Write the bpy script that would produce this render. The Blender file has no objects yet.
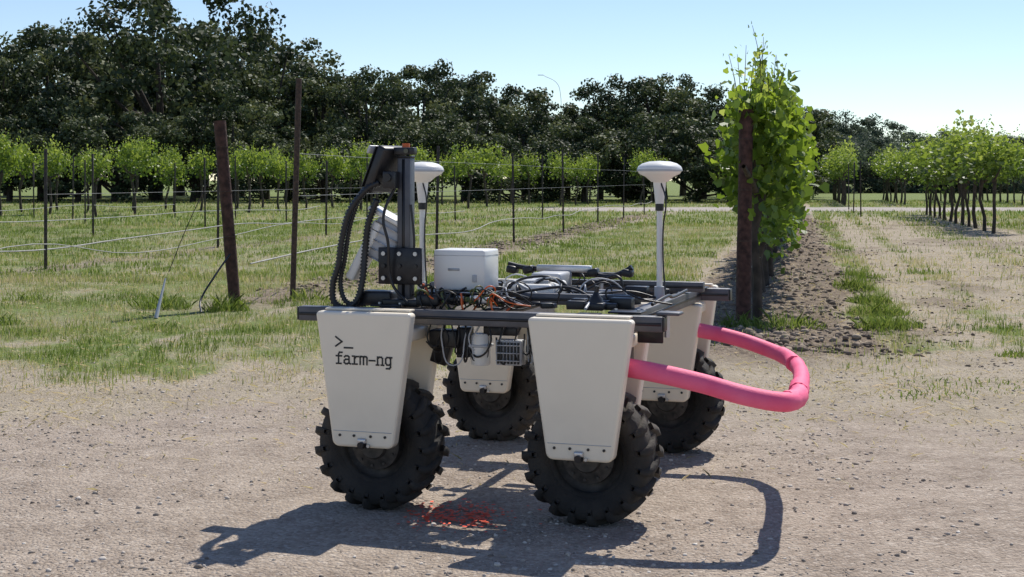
import bpy, math, random
import numpy as np
from mathutils import Vector, Matrix
random.seed(7); RS=np.random.RandomState(11)
sc=bpy.context.scene
sc.view_settings.view_transform='Standard'; sc.view_settings.look='None'; sc.view_settings.exposure=0
COL=sc.collection

# ---------------------------------------------------------------- noise
def _hash(ix,iy,s):
    h=(ix*374761393+iy*668265263+s*1442695041)&0xffffffff
    h=((h^(h>>13))*1274126177)&0xffffffff
    h=h^(h>>16)
    return (h&0xffff)/65535.0
def vnoise(x,y,s=0):
    x=np.asarray(x,float);y=np.asarray(y,float)
    ix=np.floor(x).astype(np.int64);iy=np.floor(y).astype(np.int64)
    fx=x-ix;fy=y-iy;fx=fx*fx*(3-2*fx);fy=fy*fy*(3-2*fy)
    a=_hash(ix,iy,s);b=_hash(ix+1,iy,s);c=_hash(ix,iy+1,s);d=_hash(ix+1,iy+1,s)
    return (a*(1-fx)+b*fx)*(1-fy)+(c*(1-fx)+d*fx)*fy
def fbm(x,y,s=0,o=4):
    r=0;a=.5;t=0
    for i in range(o):
        r=r+a*vnoise(x*2**i,y*2**i,s+i*17);t+=a;a*=.5
    return r/t
def sstep(a,b,x):
    t=np.clip((x-a)/(b-a),0,1);return t*t*(3-2*t)

# ---------------------------------------------------------------- terrain functions
RU=(0.196,0.9806)          # direction of vine rows
def vt(x,y): return x*RU[1]-y*RU[0], x*RU[0]+y*RU[1]
def band(v,a,b,w=.18): return sstep(a-w,a+w,v)*(1-sstep(b-w,b+w,v))
def masks(x,y):
    v,t=vt(x,y)
    n=fbm(x*.55,y*.35,3); n2=fbm(x*2.2,y*1.6,9); n3=fbm(x*.15,y*.12,21)
    edge=y+ (n-.5)*3.6+(n2-.5)*2.0 - 0.10*np.clip(-x,0,8)
    gravel=1-sstep(6.4,9.4,edge)
    grassy=sstep(8.7,11.8,edge)
    vw=v+(n2-.5)*.45
    left=.53+1.0*(n2-.37)+.7*(n3-.4)
    lane=band(vw,-5.0,-1.4,.3)*(.58+.9*(n2-.4))
    leftm=np.where(v<-5.1,left,0)
    right=band(vw,.55,.98,.12)*(.60+1.1*(n2-.38))+band(vw,1.62,1.95,.12)*(.22+1.1*(n2-.4))+.25*band(vw,2.9,4.0,.2)*n2*2+.12*n2
    right=right+np.where(v>5.2,.45,0)+sstep(38,60,y)*.5*(v>0.5)
    patch=sstep(.57,.71,fbm(x*.9+3,y*.9,31))*sstep(7.6,9.4,y)*(y<14)*.5
    g=np.clip(leftm+np.where((v>=-5.1)&(v<-.4),lane,0)+np.where(v>=-.4,right,0),0,1)*grassy+patch
    g=np.maximum(g,sstep(74,82,y)*.9)
    road=band(y+(n-.5)*1.5,60,68,.8)*sstep(-3,4,x)
    g=np.clip(g,0,1)*(1-road)
    soil=(band(vw,-1.15,.45,.2)*sstep(9.5,12,y+n)+band(vw,-6.1,-5.1,.25)*sstep(13,16,y)*(.5+.5*n2)+.8*band(vw,-11.1,-10.3,.2)*sstep(18,20,y)*n2*1.2)*(1-sstep(52,60,y))
    soil=soil+.55*sstep(.52,.68,fbm(x*1.1,y*.8,47))*sstep(9,12,y)*(1-sstep(40,55,y))*(v>.4)
    soil=np.clip(soil,0,1)
    g=g*(1-.75*soil)
    return gravel,g,soil,road
def hfun(x,y):
    v,t=vt(x,y)
    gravel,g,soil,road=masks(x,y)
    near=np.clip((y-3)/6,0,1)
    h=(fbm(x*.5,y*.5,5)-.5)*.05*near+(fbm(x*7,y*7,6,3)-.5)*.014*(1-sstep(15,40,y))
    h=h+soil*(.025+ (fbm(x*3.2,y*3.2,8,3)-.5)*.15)*(1-sstep(45,60,y))
    return h*(1-sstep(80,110,np.hypot(x,y)))

# ---------------------------------------------------------------- materials
def newmat(name):
    m=bpy.data.materials.new(name);m.use_nodes=True
    nt=m.node_tree;b=nt.nodes['Principled BSDF'];return m,nt,b
def N(nt,t,**k):
    n=nt.nodes.new(t)
    for a,v in k.items(): setattr(n,a,v)
    return n
def L(nt,a,b): nt.links.new(a,b)
def rough_mat(name,c1,c2,scale=8,rough=.6,metal=0,bump=0.0,bscale=60,detail=4,dirt=None,coat=0):
    m,nt,b=newmat(name)
    tc=N(nt,'ShaderNodeTexCoord');no=N(nt,'ShaderNodeTexNoise');no.inputs['Scale'].default_value=scale;no.inputs['Detail'].default_value=detail
    L(nt,tc.outputs['Object'],no.inputs['Vector'])
    cr=N(nt,'ShaderNodeValToRGB');cr.color_ramp.elements[0].position=.35;cr.color_ramp.elements[1].position=.68
    cr.color_ramp.elements[0].color=(*c1,1);cr.color_ramp.elements[1].color=(*c2,1)
    L(nt,no.outputs['Fac'],cr.inputs['Fac']);out=cr.outputs['Color']
    if dirt:
        z0,z1,dc,am=dirt
        sp=N(nt,'ShaderNodeSeparateXYZ');L(nt,tc.outputs['Object'],sp.inputs[0])
        mr=N(nt,'ShaderNodeMapRange');mr.inputs[1].default_value=z0;mr.inputs[2].default_value=z1;mr.inputs[3].default_value=am;mr.inputs[4].default_value=am*.12
        L(nt,sp.outputs['Z'],mr.inputs[0])
        mu=N(nt,'ShaderNodeMath',operation='MULTIPLY');n2=N(nt,'ShaderNodeTexNoise');n2.inputs['Scale'].default_value=14;n2.inputs['Detail'].default_value=8
        L(nt,tc.outputs['Object'],n2.inputs['Vector']);L(nt,mr.outputs[0],mu.inputs[0]);L(nt,n2.outputs['Fac'],mu.inputs[1])
        mx=N(nt,'ShaderNodeMixRGB');mx.inputs[2].default_value=(*dc,1);L(nt,mu.outputs[0],mx.inputs[0]);L(nt,out,mx.inputs[1]);out=mx.outputs[0]
    L(nt,out,b.inputs['Base Color']);b.inputs['Roughness'].default_value=rough;b.inputs['Metallic'].default_value=metal
    if coat: b.inputs['Coat Weight'].default_value=coat
    if bump:
        nb=N(nt,'ShaderNodeTexNoise');nb.inputs['Scale'].default_value=bscale;nb.inputs['Detail'].default_value=4
        L(nt,tc.outputs['Object'],nb.inputs['Vector'])
        bp=N(nt,'ShaderNodeBump');bp.inputs['Strength'].default_value=bump;bp.inputs['Distance'].default_value=.01
        L(nt,nb.outputs['Fac'],bp.inputs['Height']);L(nt,bp.outputs['Normal'],b.inputs['Normal'])
    return m
def leaf_mat(name,stops,trans=.35,rough=.5,spec=.4,val=1.5):
    m,nt,b=newmat(name)
    at=N(nt,'ShaderNodeAttribute');at.attribute_name='rnd'
    cr=N(nt,'ShaderNodeValToRGB')
    els=cr.color_ramp.elements
    els[0].position=stops[0][0];els[0].color=(*stops[0][1],1)
    els[1].position=stops[-1][0];els[1].color=(*stops[-1][1],1)
    for p,c in stops[1:-1]:
        e=els.new(p);e.color=(*c,1)
    L(nt,at.outputs['Fac'],cr.inputs['Fac']);L(nt,cr.outputs['Color'],b.inputs['Base Color'])
    b.inputs['Roughness'].default_value=rough;b.inputs['Specular IOR Level'].default_value=spec
    if trans>0:
        tr=N(nt,'ShaderNodeBsdfTranslucent');hs=N(nt,'ShaderNodeHueSaturation');hs.inputs['Saturation'].default_value=1.1;hs.inputs['Value'].default_value=val;hs.inputs['Hue'].default_value=.485
        L(nt,cr.outputs['Color'],hs.inputs['Color']);L(nt,hs.outputs['Color'],tr.inputs['Color'])
        mx=N(nt,'ShaderNodeMixShader');mx.inputs[0].default_value=trans
        L(nt,b.outputs[0],mx.inputs[1]);L(nt,tr.outputs[0],mx.inputs[2])
        L(nt,mx.outputs[0],nt.nodes['Material Output'].inputs['Surface'])
    return m

M_pod=rough_mat('pod_paint',(.90,.80,.63),(.94,.84,.67),3,.40,dirt=(.2,.5,(.38,.32,.25),.45),coat=.15)
M_frame=rough_mat('frame_grey',(.085,.087,.095),(.12,.12,.13),12,.45,.3,.1)
M_black=rough_mat('black_plastic',(.012,.012,.013),(.022,.022,.024),20,.42)
M_blackmetal=rough_mat('black_metal',(.015,.015,.017),(.035,.035,.04),20,.35,.5)
M_silver=rough_mat('aluminium',(.45,.46,.47),(.6,.6,.62),15,.35,.8)
M_white=rough_mat('white_plastic',(.84,.82,.76),(.88,.86,.80),6,.35,coat=.1)
M_lgrey=rough_mat('light_grey_plastic',(.42,.43,.44),(.52,.53,.54),6,.45)
M_tire=rough_mat('tire_rubber',(.010,.010,.010),(.034,.031,.027),9,.85,0,.4,80,dirt=(-.27,.05,(.22,.18,.14),.45))
M_hub=rough_mat('hub_metal',(.03,.028,.026),(.09,.08,.07),25,.55,.3)
M_pink=rough_mat('pink_foam',(.93,.11,.24),(.97,.16,.30),10,.65,0,.15,120)
M_orange=rough_mat('orange_plastic',(.7,.12,.02),(.8,.16,.03),10,.4)
M_green=rough_mat('green_board',(.02,.10,.04),(.25,.2,.05),60,.5)
M_text=rough_mat('logo_ink',(.01,.01,.011),(.015,.015,.016),10,.5)
M_glass=rough_mat('screen_glass',(.01,.012,.015),(.015,.017,.02),5,.08)
M_wood=rough_mat('redwood_post',(.032,.013,.010),(.10,.045,.035),18,.85,0,.6,40)
M_rust=rough_mat('rusty_steel',(.045,.03,.026),(.12,.07,.05),30,.8,.1,.2)
M_steelpost=rough_mat('stake_steel',(.03,.028,.026),(.08,.06,.05),20,.7,.2)
M_hose=rough_mat('drip_hose_plastic',(.30,.29,.27),(.48,.47,.44),15,.6)
M_wire=rough_mat('wire_steel',(.2,.2,.2),(.3,.3,.3),15,.5,.6)
M_bark=rough_mat('bark',(.035,.028,.022),(.09,.07,.055),9,.9,0,.8,20)
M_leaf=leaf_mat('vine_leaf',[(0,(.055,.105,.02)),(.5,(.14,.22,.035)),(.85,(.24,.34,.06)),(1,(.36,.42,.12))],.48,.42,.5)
M_leaf2=leaf_mat('vine_leaf_far',[(0,(.045,.08,.02)),(.45,(.12,.19,.035)),(.8,(.22,.30,.06)),(1,(.31,.38,.10))],.42,.5,.4)
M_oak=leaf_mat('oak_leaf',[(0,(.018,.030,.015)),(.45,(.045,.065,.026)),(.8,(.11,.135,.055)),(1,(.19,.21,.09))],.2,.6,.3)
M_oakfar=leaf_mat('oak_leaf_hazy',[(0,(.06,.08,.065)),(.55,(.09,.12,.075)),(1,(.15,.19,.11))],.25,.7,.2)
M_grass=leaf_mat('grass_blade',[(0,(.09,.15,.028)),(.36,(.18,.25,.06)),(.54,(.30,.34,.11)),(.70,(.46,.42,.21)),(1,(.60,.52,.36))],.35,.6,.3)
M_stone=leaf_mat('gravel_stone',[(0,(.17,.14,.115)),(.25,(.33,.28,.23)),(.7,(.46,.395,.33)),(1,(.68,.62,.54))],0,.85,.3)
M_clod=leaf_mat('soil_clod',[(0,(.10,.075,.055)),(.5,(.20,.15,.11)),(1,(.36,.29,.21))],0,.85,.3)

# ---------------------------------------------------------------- mesh helpers
def arr_mesh(name,verts,faces,mat,rnd=None,smooth=False):
    verts=np.asarray(verts,np.float32).reshape(-1,3);faces=np.asarray(faces,np.int32)
    k=faces.shape[1];nf=len(faces)
    me=bpy.data.meshes.new(name)
    me.vertices.add(len(verts));me.vertices.foreach_set('co',verts.ravel())
    me.loops.add(nf*k);me.loops.foreach_set('vertex_index',faces.ravel())
    me.polygons.add(nf);me.polygons.foreach_set('loop_start',np.arange(nf,dtype=np.int32)*k)
    try: me.polygons.foreach_set('loop_total',np.full(nf,k,np.int32))
    except Exception: pass
    if rnd is not None:
        a=me.attributes.new('rnd','FLOAT','POINT');a.data.foreach_set('value',np.asarray(rnd,np.float32))
    me.update(calc_edges=True)
    if smooth: me.polygons.foreach_set('use_smooth',np.ones(nf,bool))
    if mat: me.materials.append(mat)
    return me
def obj(name,data,parent=None,loc=(0,0,0),rot=(0,0,0),scale=(1,1,1)):
    o=bpy.data.objects.new(name,data);COL.objects.link(o)
    o.location=loc;o.rotation_euler=rot;o.scale=scale
    if parent: o.parent=parent
    return o
def empty(name,loc=(0,0,0),rz=0):
    e=bpy.data.objects.new(name,None);COL.objects.link(e);e.location=loc;e.rotation_euler=(0,0,rz);e.empty_display_size=.2;return e
def setmod(o,bev=0,seg=2,sub=0):
    if bev:
        m=o.modifiers.new('b','BEVEL');m.width=bev;m.segments=seg;m.limit_method='ANGLE';m.angle_limit=math.radians(30)
def box(name,size,loc,parent,mat,rot=(0,0,0),bev=.004):
    x,y,z=[s/2 for s in size]
    v=[(-x,-y,-z),(x,-y,-z),(x,y,-z),(-x,y,-z),(-x,-y,z),(x,-y,z),(x,y,z),(-x,y,z)]
    f=[(0,3,2,1),(4,5,6,7),(0,1,5,4),(1,2,6,5),(2,3,7,6),(3,0,4,7)]
    o=obj(name,arr_mesh(name,v,f,mat),parent,loc,rot)
    if bev: setmod(o,min(bev,min(size)*.4))
    return o
def lathe(name,prof,parent,mat,loc=(0,0,0),rot=(0,0,0),seg=40,smooth=True):
    n=len(prof);v=[];f=[]
    for i in range(seg):
        a=2*math.pi*i/seg
        for r,z in prof: v.append((r*math.cos(a),r*math.sin(a),z))
    for i in range(seg):
        j=(i+1)%seg
        for k in range(n-1): f.append((i*n+k,j*n+k,j*n+k+1,i*n+k+1))
    me=arr_mesh(name,v,f,mat,smooth=False)
    o=obj(name,me,parent,loc,rot)
    if smooth:
        me.polygons.foreach_set('use_smooth',np.ones(len(f),bool))
        e=o.modifiers.new('e','EDGE_SPLIT');e.split_angle=math.radians(38)
    return o
def cyl(name,p0,p1,r,parent,mat,r2=None,seg=20):
    p0=Vector(p0);p1=Vector(p1);d=p1-p0;r2=r if r2 is None else r2
    o=lathe(name,[(0.0001,0),(r,0),(r2,d.length),(0.0001,d.length)],parent,mat,seg=seg)
    o.location=p0;o.rotation_euler=d.to_track_quat('Z','Y').to_euler();return o
def tube(name,pts,r,parent,mat,smooth=True,res=6):
    cu=bpy.data.curves.new(name,'CURVE');cu.dimensions='3D';cu.bevel_depth=r;cu.bevel_resolution=3
    if smooth:
        s=cu.splines.new('BEZIER');s.bezier_points.add(len(pts)-1)
        for b,p in zip(s.bezier_points,pts): b.co=p;b.handle_left_type=b.handle_right_type='AUTO'
        s.resolution_u=res
    else:
        s=cu.splines.new('POLY');s.points.add(len(pts)-1)
        for b,p in zip(s.points,pts): b.co=(*p,1)
    cu.use_fill_caps=True
    cu.materials.append(mat)
    return obj(name,cu,parent)
def bez_sample(pts,n):
    P=np.array(pts,float);P=np.vstack([2*P[0]-P[1],P,2*P[-1]-P[-2]]);out=[]
    for i in range(1,len(P)-2):
        for k in range(n):
            t=k/n;p0,p1,p2,p3=P[i-1:i+3]
            out.append(.5*((2*p1)+(-p0+p2)*t+(2*p0-5*p1+4*p2-p3)*t*t+(-p0+3*p1-3*p2+p3)*t**3))
    out.append(P[-2]);return np.array(out)
def corrugated(name,pts,r,parent,mat,amp=.25,pitch=.012):
    Q=bez_sample(pts,24)
    d=np.r_[0,np.cumsum(np.linalg.norm(np.diff(Q,axis=0),axis=1))]
    n=int(d[-1]/pitch*2);s=np.linspace(0,d[-1],n)
    C=np.stack([np.interp(s,d,Q[:,i]) for i in range(3)],1)
    T=np.gradient(C,axis=0);T/=np.linalg.norm(T,axis=1)[:,None]
    B=np.array([0,1,0.01]);S=12;v=[];f=[]
    for i in range(n):
        u=np.cross(T[i],B);u/=np.linalg.norm(u)+1e-9;w=np.cross(T[i],u)
        rr=r*(1+amp*(1 if i%2 else -1)*.5)
        for k in range(S):
            a=2*math.pi*k/S;v.append(C[i]+rr*(math.cos(a)*u+math.sin(a)*w))
    for i in range(n-1):
        for k in range(S): f.append((i*S+k,i*S+(k+1)%S,(i+1)*S+(k+1)%S,(i+1)*S+k))
    return obj(name,arr_mesh(name,v,f,mat),parent)

# ---------------------------------------------------------------- GROUND
def make_ground():
    k=.0135;a=6.0;imax=int(math.asinh(1500/a)/k)
    xs=a*np.sinh(k*np.arange(-imax,imax+1))
    ys=[2.5]
    while ys[-1]<2500: ys.append(ys[-1]*1.0125+.004)
    ys=np.r_[[-400,-150,-60,-25,-10,-4,-1,0,1,1.8],ys]
    X,Y=np.meshgrid(xs,ys);Z=hfun(X,Y)
    nx=len(xs);ny=len(ys)
    idx=np.arange(nx*ny).reshape(ny,nx)
    f=np.stack([idx[:-1,:-1],idx[:-1,1:],idx[1:,1:],idx[1:,:-1]],-1).reshape(-1,4)
    m,nt,b=newmat('ground_surface')
    me=arr_mesh('ground',np.stack([X,Y,Z],-1),f,m,smooth=True)
    gr,g,so,rd=masks(X,Y)
    c=np.stack([gr,g,so,rd],-1).reshape(-1,4).astype(np.float32)
    at=me.attributes.new('zones','FLOAT_COLOR','POINT');at.data.foreach_set('color',c.ravel())
    A=N(nt,'ShaderNodeAttribute');A.attribute_name='zones'
    sp=N(nt,'ShaderNodeSeparateColor');L(nt,A.outputs['Color'],sp.inputs[0])
    geo=N(nt,'ShaderNodeNewGeometry')
    cache={}
    def noise(s,d=4,rr=.7):
        if s in cache: return cache[s]
        n=N(nt,'ShaderNodeTexNoise');n.inputs['Scale'].default_value=s;n.inputs['Detail'].default_value=d;n.inputs['Roughness'].default_value=rr
        L(nt,geo.outputs['Position'],n.inputs['Vector']);cache[s]=n.outputs['Fac'];return n.outputs['Fac']
    def ramp(inp,stops):
        r=N(nt,'ShaderNodeValToRGB');e=r.color_ramp.elements
        e[0].position=stops[0][0];e[0].color=(*stops[0][1],1);e[1].position=stops[-1][0];e[1].color=(*stops[-1][1],1)
        for p,cc in stops[1:-1]:
            q=e.new(p);q.color=(*cc,1)
        L(nt,inp,r.inputs['Fac']);return r.outputs['Color']
    def mix(f_,a_,b_,bt='MIX'):
        x=N(nt,'ShaderNodeMixRGB',blend_type=bt)
        if isinstance(f_,float): x.inputs[0].default_value=f_
        else: L(nt,f_,x.inputs[0])
        L(nt,a_,x.inputs[1]);L(nt,b_,x.inputs[2]);return x.outputs[0]
    def voro(s):
        vor=N(nt,'ShaderNodeTexVoronoi');vor.inputs['Scale'].default_value=s;L(nt,geo.outputs['Position'],vor.inputs['Vector'])
        vc=N(nt,'ShaderNodeSeparateColor');L(nt,vor.outputs['Color'],vc.inputs[0]);return vc.outputs[0],vor.outputs['Distance']
    v1,d1=voro(75);v2,d2=voro(34)
    pal=[(0,(.15,.118,.09)),(.25,(.30,.245,.195)),(.6,(.41,.34,.275)),(.85,(.51,.435,.355)),(1,(.70,.63,.54))]
    gravel=ramp(v1,pal)
    big=ramp(v2,pal)
    isbig=ramp(noise(7.5),[(.52,(0,0,0)),(.66,(1,1,1))])
    gravel=mix(isbig,gravel,big)
    dust=ramp(noise(3.1,6),[(.35,(.27,.21,.16)),(.52,(.42,.34,.265)),(.68,(.53,.44,.35))])
    gravel=mix(.58,gravel,dust)
    straw=ramp(noise(30,5,.8),[(.30,(.13,.105,.075)),(.44,(.33,.27,.19)),(.55,(.44,.37,.27)),(.70,(.62,.54,.42))])
    strawb=ramp(noise(1.9,6),[(.35,(.27,.225,.165)),(.5,(.40,.34,.26)),(.65,(.50,.43,.33))])
    straw=mix(.45,straw,strawb)
    green=ramp(noise(18,5,.75),[(.3,(.07,.10,.024)),(.48,(.155,.205,.055)),(.60,(.25,.28,.095)),(.75,(.42,.37,.19))])
    soil=ramp(noise(23,5,.78),[(.3,(.085,.065,.048)),(.5,(.21,.16,.115)),(.7,(.38,.31,.225))])
    roadc=ramp(noise(1.9),[(.3,(.38,.34,.30)),(.7,(.50,.45,.40))])
    def sharpen(v,w=1.1):
        ad=N(nt,'ShaderNodeMath',operation='ADD');L(nt,v,ad.inputs[0])
        s=N(nt,'ShaderNodeMath',operation='MULTIPLY_ADD');L(nt,noise(9,6,.75),s.inputs[0]);s.inputs[1].default_value=w;s.inputs[2].default_value=-.5*w
        L(nt,s.outputs[0],ad.inputs[1])
        mr=N(nt,'ShaderNodeMapRange');mr.inputs[1].default_value=.22;mr.inputs[2].default_value=.78;L(nt,ad.outputs[0],mr.inputs[0]);return mr.outputs[0]
    col=mix(sharpen(sp.outputs[1]),straw,green)
    col=mix(sharpen(sp.outputs[2]),col,soil)
    col=mix(sharpen(sp.outputs[0],1.8),col,gravel)
    col=mix(A.outputs['Alpha'],col,roadc)
    L(nt,col,b.inputs['Base Color']);b.inputs['Roughness'].default_value=.92;b.inputs['Specular IOR Level'].default_value=.2
    ad=N(nt,'ShaderNodeMath',operation='MULTIPLY_ADD');L(nt,d1,ad.inputs[0]);ad.inputs[1].default_value=-.7;L(nt,noise(30,5,.8),ad.inputs[2])
    ad2=N(nt,'ShaderNodeMath',operation='MULTIPLY_ADD');L(nt,noise(7.5),ad2.inputs[0]);ad2.inputs[1].default_value=1.2;L(nt,ad.outputs[0],ad2.inputs[2])
    bp=N(nt,'ShaderNodeBump');bp.inputs['Strength'].default_value=.85;bp.inputs['Distance'].default_value=.016
    L(nt,ad2.outputs[0],bp.inputs['Height']);L(nt,bp.outputs['Normal'],b.inputs['Normal'])
    obj('ground',me)
make_ground()

# ---------------------------------------------------------------- scattered stones
phi=(1+5**.5)/2
ICO_V=np.array([(-1,phi,0),(1,phi,0),(-1,-phi,0),(1,-phi,0),(0,-1,phi),(0,1,phi),(0,-1,-phi),(0,1,-phi),(phi,0,-1),(phi,0,1),(-phi,0,-1),(-phi,0,1)])/1.902
ICO_F=np.array([(0,11,5),(0,5,1),(0,1,7),(0,7,10),(0,10,11),(1,5,9),(5,11,4),(11,10,2),(10,7,6),(7,1,8),(3,9,4),(3,4,2),(3,2,6),(3,6,8),(3,8,9),(4,9,5),(2,4,11),(6,2,10),(8,6,7),(9,8,1)])
def stones(name,x,y,s,mat,sink=.3):
    n=len(x);z=hfun(x,y)
    V=ICO_V[None]*(1+.35*(RS.rand(n,12,1)-.5)*2)
    sx=s*(.7+.6*RS.rand(n));sy=s*(.7+.6*RS.rand(n));sz=s*(.4+.5*RS.rand(n))
    a=RS.rand(n)*6.28;ca=np.cos(a)[:,None];sa=np.sin(a)[:,None]
    vx=V[...,0]*sx[:,None];vy=V[...,1]*sy[:,None];vz=V[...,2]*sz[:,None]
    P=np.stack([vx*ca-vy*sa+x[:,None],vx*sa+vy*ca+y[:,None],vz+(z+sz*sink)[:,None]],-1)
    F=(ICO_F[None]+12*np.arange(n)[:,None,None]).reshape(-1,3)
    return obj(name,arr_mesh(name,P,F,mat,rnd=np.repeat(RS.rand(n),12)))
n=52000
y=3.2+RS.rand(n)**1.1*8;x=(RS.rand(n)-.5)*(4.5+y*.95)
k=RS.rand(n)<np.clip(1.25-(y-3)/8,0.10,1)*sstep(.25,.7,fbm(x*1.5,y*1.5,77))*1.3
x=x[k];y=y[k];s=.0026+.0092*RS.rand(len(x))**4
stones('gravel',x,y,s,M_stone,.15)
def row_xy(v,t): return v*RU[1]+t*RU[0], -v*RU[0]+t*RU[1]
n=6500
t=11+RS.rand(n)**1.6*38;v=np.where(RS.rand(n)<.62,RS.normal(-.05,.42,n),RS.normal(-5.6,.35,n))
x,y=row_xy(v,t);k=~((v<-3)&(t<15.5));x=x[k];y=y[k]
stones('soil_clods',x,y,.008+.036*RS.rand(len(x))**2.2,M_clod,.1)
n=5000
y=10+RS.rand(n)**1.5*20;x=y*(.24+.24*RS.rand(n));k=RS.rand(n)<sstep(.4,.7,fbm(x*1.1,y*.8,47))
x=x[k];y=y[k];stones('soil_crumbs',x,y,.005+.018*RS.rand(len(x))**2.5,M_clod,.1)

# ---------------------------------------------------------------- grass
def blades(name,x,y,h,w,rnd,mat=M_grass,lean=.5):
    n=len(x);z=hfun(x,y)-.005
    a=RS.rand(n)*6.283;b=RS.rand(n)*6.283;ln=h*lean*RS.rand(n)
    dx=np.cos(a)*w;dy=np.sin(a)*w
    mx=x+np.cos(b)*ln*.35;my=y+np.sin(b)*ln*.35
    tx=x+np.cos(b)*ln;ty=y+np.sin(b)*ln
    P=np.stack([np.stack([x-dx,y-dy,z],-1),np.stack([x+dx,y+dy,z],-1),np.stack([mx+dx*.7,my+dy*.7,z+h*.6],-1),np.stack([tx,ty,z+h],-1),np.stack([mx-dx*.7,my-dy*.7,z+h*.6],-1)],1)
    F=np.arange(n*5).reshape(n,5)
    return obj(name,arr_mesh(name,P,F,mat,rnd=np.repeat(rnd,5)))
def scatter(n,y0,y1,p,xfac=.46,xadd=2):
    y=y0+(y1-y0)*RS.rand(n)**p;x=(RS.rand(n)*2-1)*(y*xfac+xadd);return x,y
X=[];Y=[];H=[];W=[];R=[]
for (n,y0,y1,p,h0,h1,w) in [(240000,7.5,20,1.0,.02,.078,.0028),(200000,18,42,1.0,.03,.10,.006),(80000,40,90,1.2,.05,.14,.015)]:
    x,y=scatter(n,y0,y1,p);gr,g,so,rd=masks(x,y)
    cl=fbm(x*3.5,y*3.5,55,3)
    k=RS.rand(n)<np.clip(g*1.9*sstep(.30,.64,cl),0,1)
    x=x[k];y=y[k];c=cl[k];m=len(x)
    dry=fbm(x*.7,y*.7,91,3)
    X.append(x);Y.append(y);H.append((h0+(h1-h0)*RS.rand(m)**1.6)*(.5+1.0*c));W.append(np.full(m,w)*(.7+.6*RS.rand(m)))
    R.append(np.clip(.40+(dry-.5)*1.3+RS.normal(0,.18,m),0,1))
blades('grass',*[np.concatenate(q) for q in (X,Y,H,W,R)])
n=170000;x,y=scatter(n,6.0,26,1.1);gr,g,so,rd=masks(x,y)
k=RS.rand(n)<np.clip((1-.9*gr)*.9*(1-.5*so)*(1-.3*g)*(fbm(x*2,y*2,66,3)*1.5),0.0,1);x=x[k];y=y[k];m=len(x)
rr=.66+.34*RS.rand(m);
blades('dry_straw',x,y,.006+.026*RS.rand(m)**2,np.full(m,.0024)*(1+y/14),rr,lean=4.5)
def tuft(name,cx,cy,n,r,h,g0=.1,g1=.5):
    a=RS.rand(n)*6.28;rr=r*np.sqrt(RS.rand(n));fall=(1-.6*(rr/r)**2);blades(name,cx+rr*np.cos(a),cy+rr*np.sin(a)*.8,h*fall*(.3+.7*RS.rand(n)),np.full(n,.005),g0+(g1-g0)*RS.rand(n),lean=1.3)
for cx,cy,n,r,h in [(-3.55,14.6,260,.3,.24),(-2.85,14.3,260,.25,.26),(-3.1,12.6,160,.22,.10),(2.35,12.4,300,.35,.2),(2.0,12.6,160,.2,.18),(2.9,9.1,150,.5,.05),(2.5,8.7,90,.3,.05),(3.75,10.6,200,.2,.10),(3.3,12.6,420,.3,.18),(3.55,13.9,420,.3,.18),(3.8,15.3,420,.25,.16),(4.0,16.8,420,.25,.16),(-2.2,15.4,200,.3,.16),(-4.2,12.2,160,.25,.1),(-4.6,13.0,160,.2,.14),(-5.2,15.5,200,.3,.14)]:
    tuft('weed_tuft',cx,cy,n,r,h)

# ---------------------------------------------------------------- leaves
LEAF=np.array([(0,-.5,0),(.34,-.46,-.08),(.52,-.05,-.14),(.30,.14,-.05),(0,.58,-.02),(-.30,.14,-.05),(-.52,-.05,-.14),(-.34,-.46,-.08)])
QUAD=np.array([(-.5,-.35,0),(.1,-.5,.05),(.5,.1,0),(0,.5,-.06)])
def cards(P,size,shape,up=0.3,nrm=None,vert=0):
    n=len(P);q=RS.normal(0,1,(n,3));
    if nrm is not None: q=q*.75+nrm
    q[:,2]+=up;q/=np.linalg.norm(q,axis=1)[:,None]
    r=RS.normal(0,1,(n,3));U=np.cross(q,r);U/=np.linalg.norm(U,axis=1)[:,None];V=np.cross(q,U)
    s=size[:,None,None]
    out=P[:,None]+s*(shape[None,:,0:1]*U[:,None]+shape[None,:,1:2]*V[:,None]+shape[None,:,2:3]*q[:,None])
    return out.reshape(-1,3),np.arange(n*len(shape)).reshape(n,len(shape))
def limb_arrays(segs,S=8):
    V=[];F=[];o=0
    for pts,rad in segs:
        P=np.array(pts,float);n=len(P);T=np.gradient(P,axis=0);T/=np.linalg.norm(T,axis=1)[:,None]+1e-9
        for i in range(n):
            ref=np.array([1,0,0.]) if abs(T[i][0])<.8 else np.array([0,1,0.])
            u=np.cross(T[i],ref);u/=np.linalg.norm(u);w=np.cross(T[i],u)
            for k in range(S):
                a=2*math.pi*k/S;V.append(P[i]+rad[i]*(math.cos(a)*u+math.sin(a)*w))
        for i in range(n-1):
            for k in range(S): F.append((o+i*S+k,o+i*S+(k+1)%S,o+(i+1)*S+(k+1)%S,o+(i+1)*S+k))
        o+=n*S
    return np.array(V),np.array(F)

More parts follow.
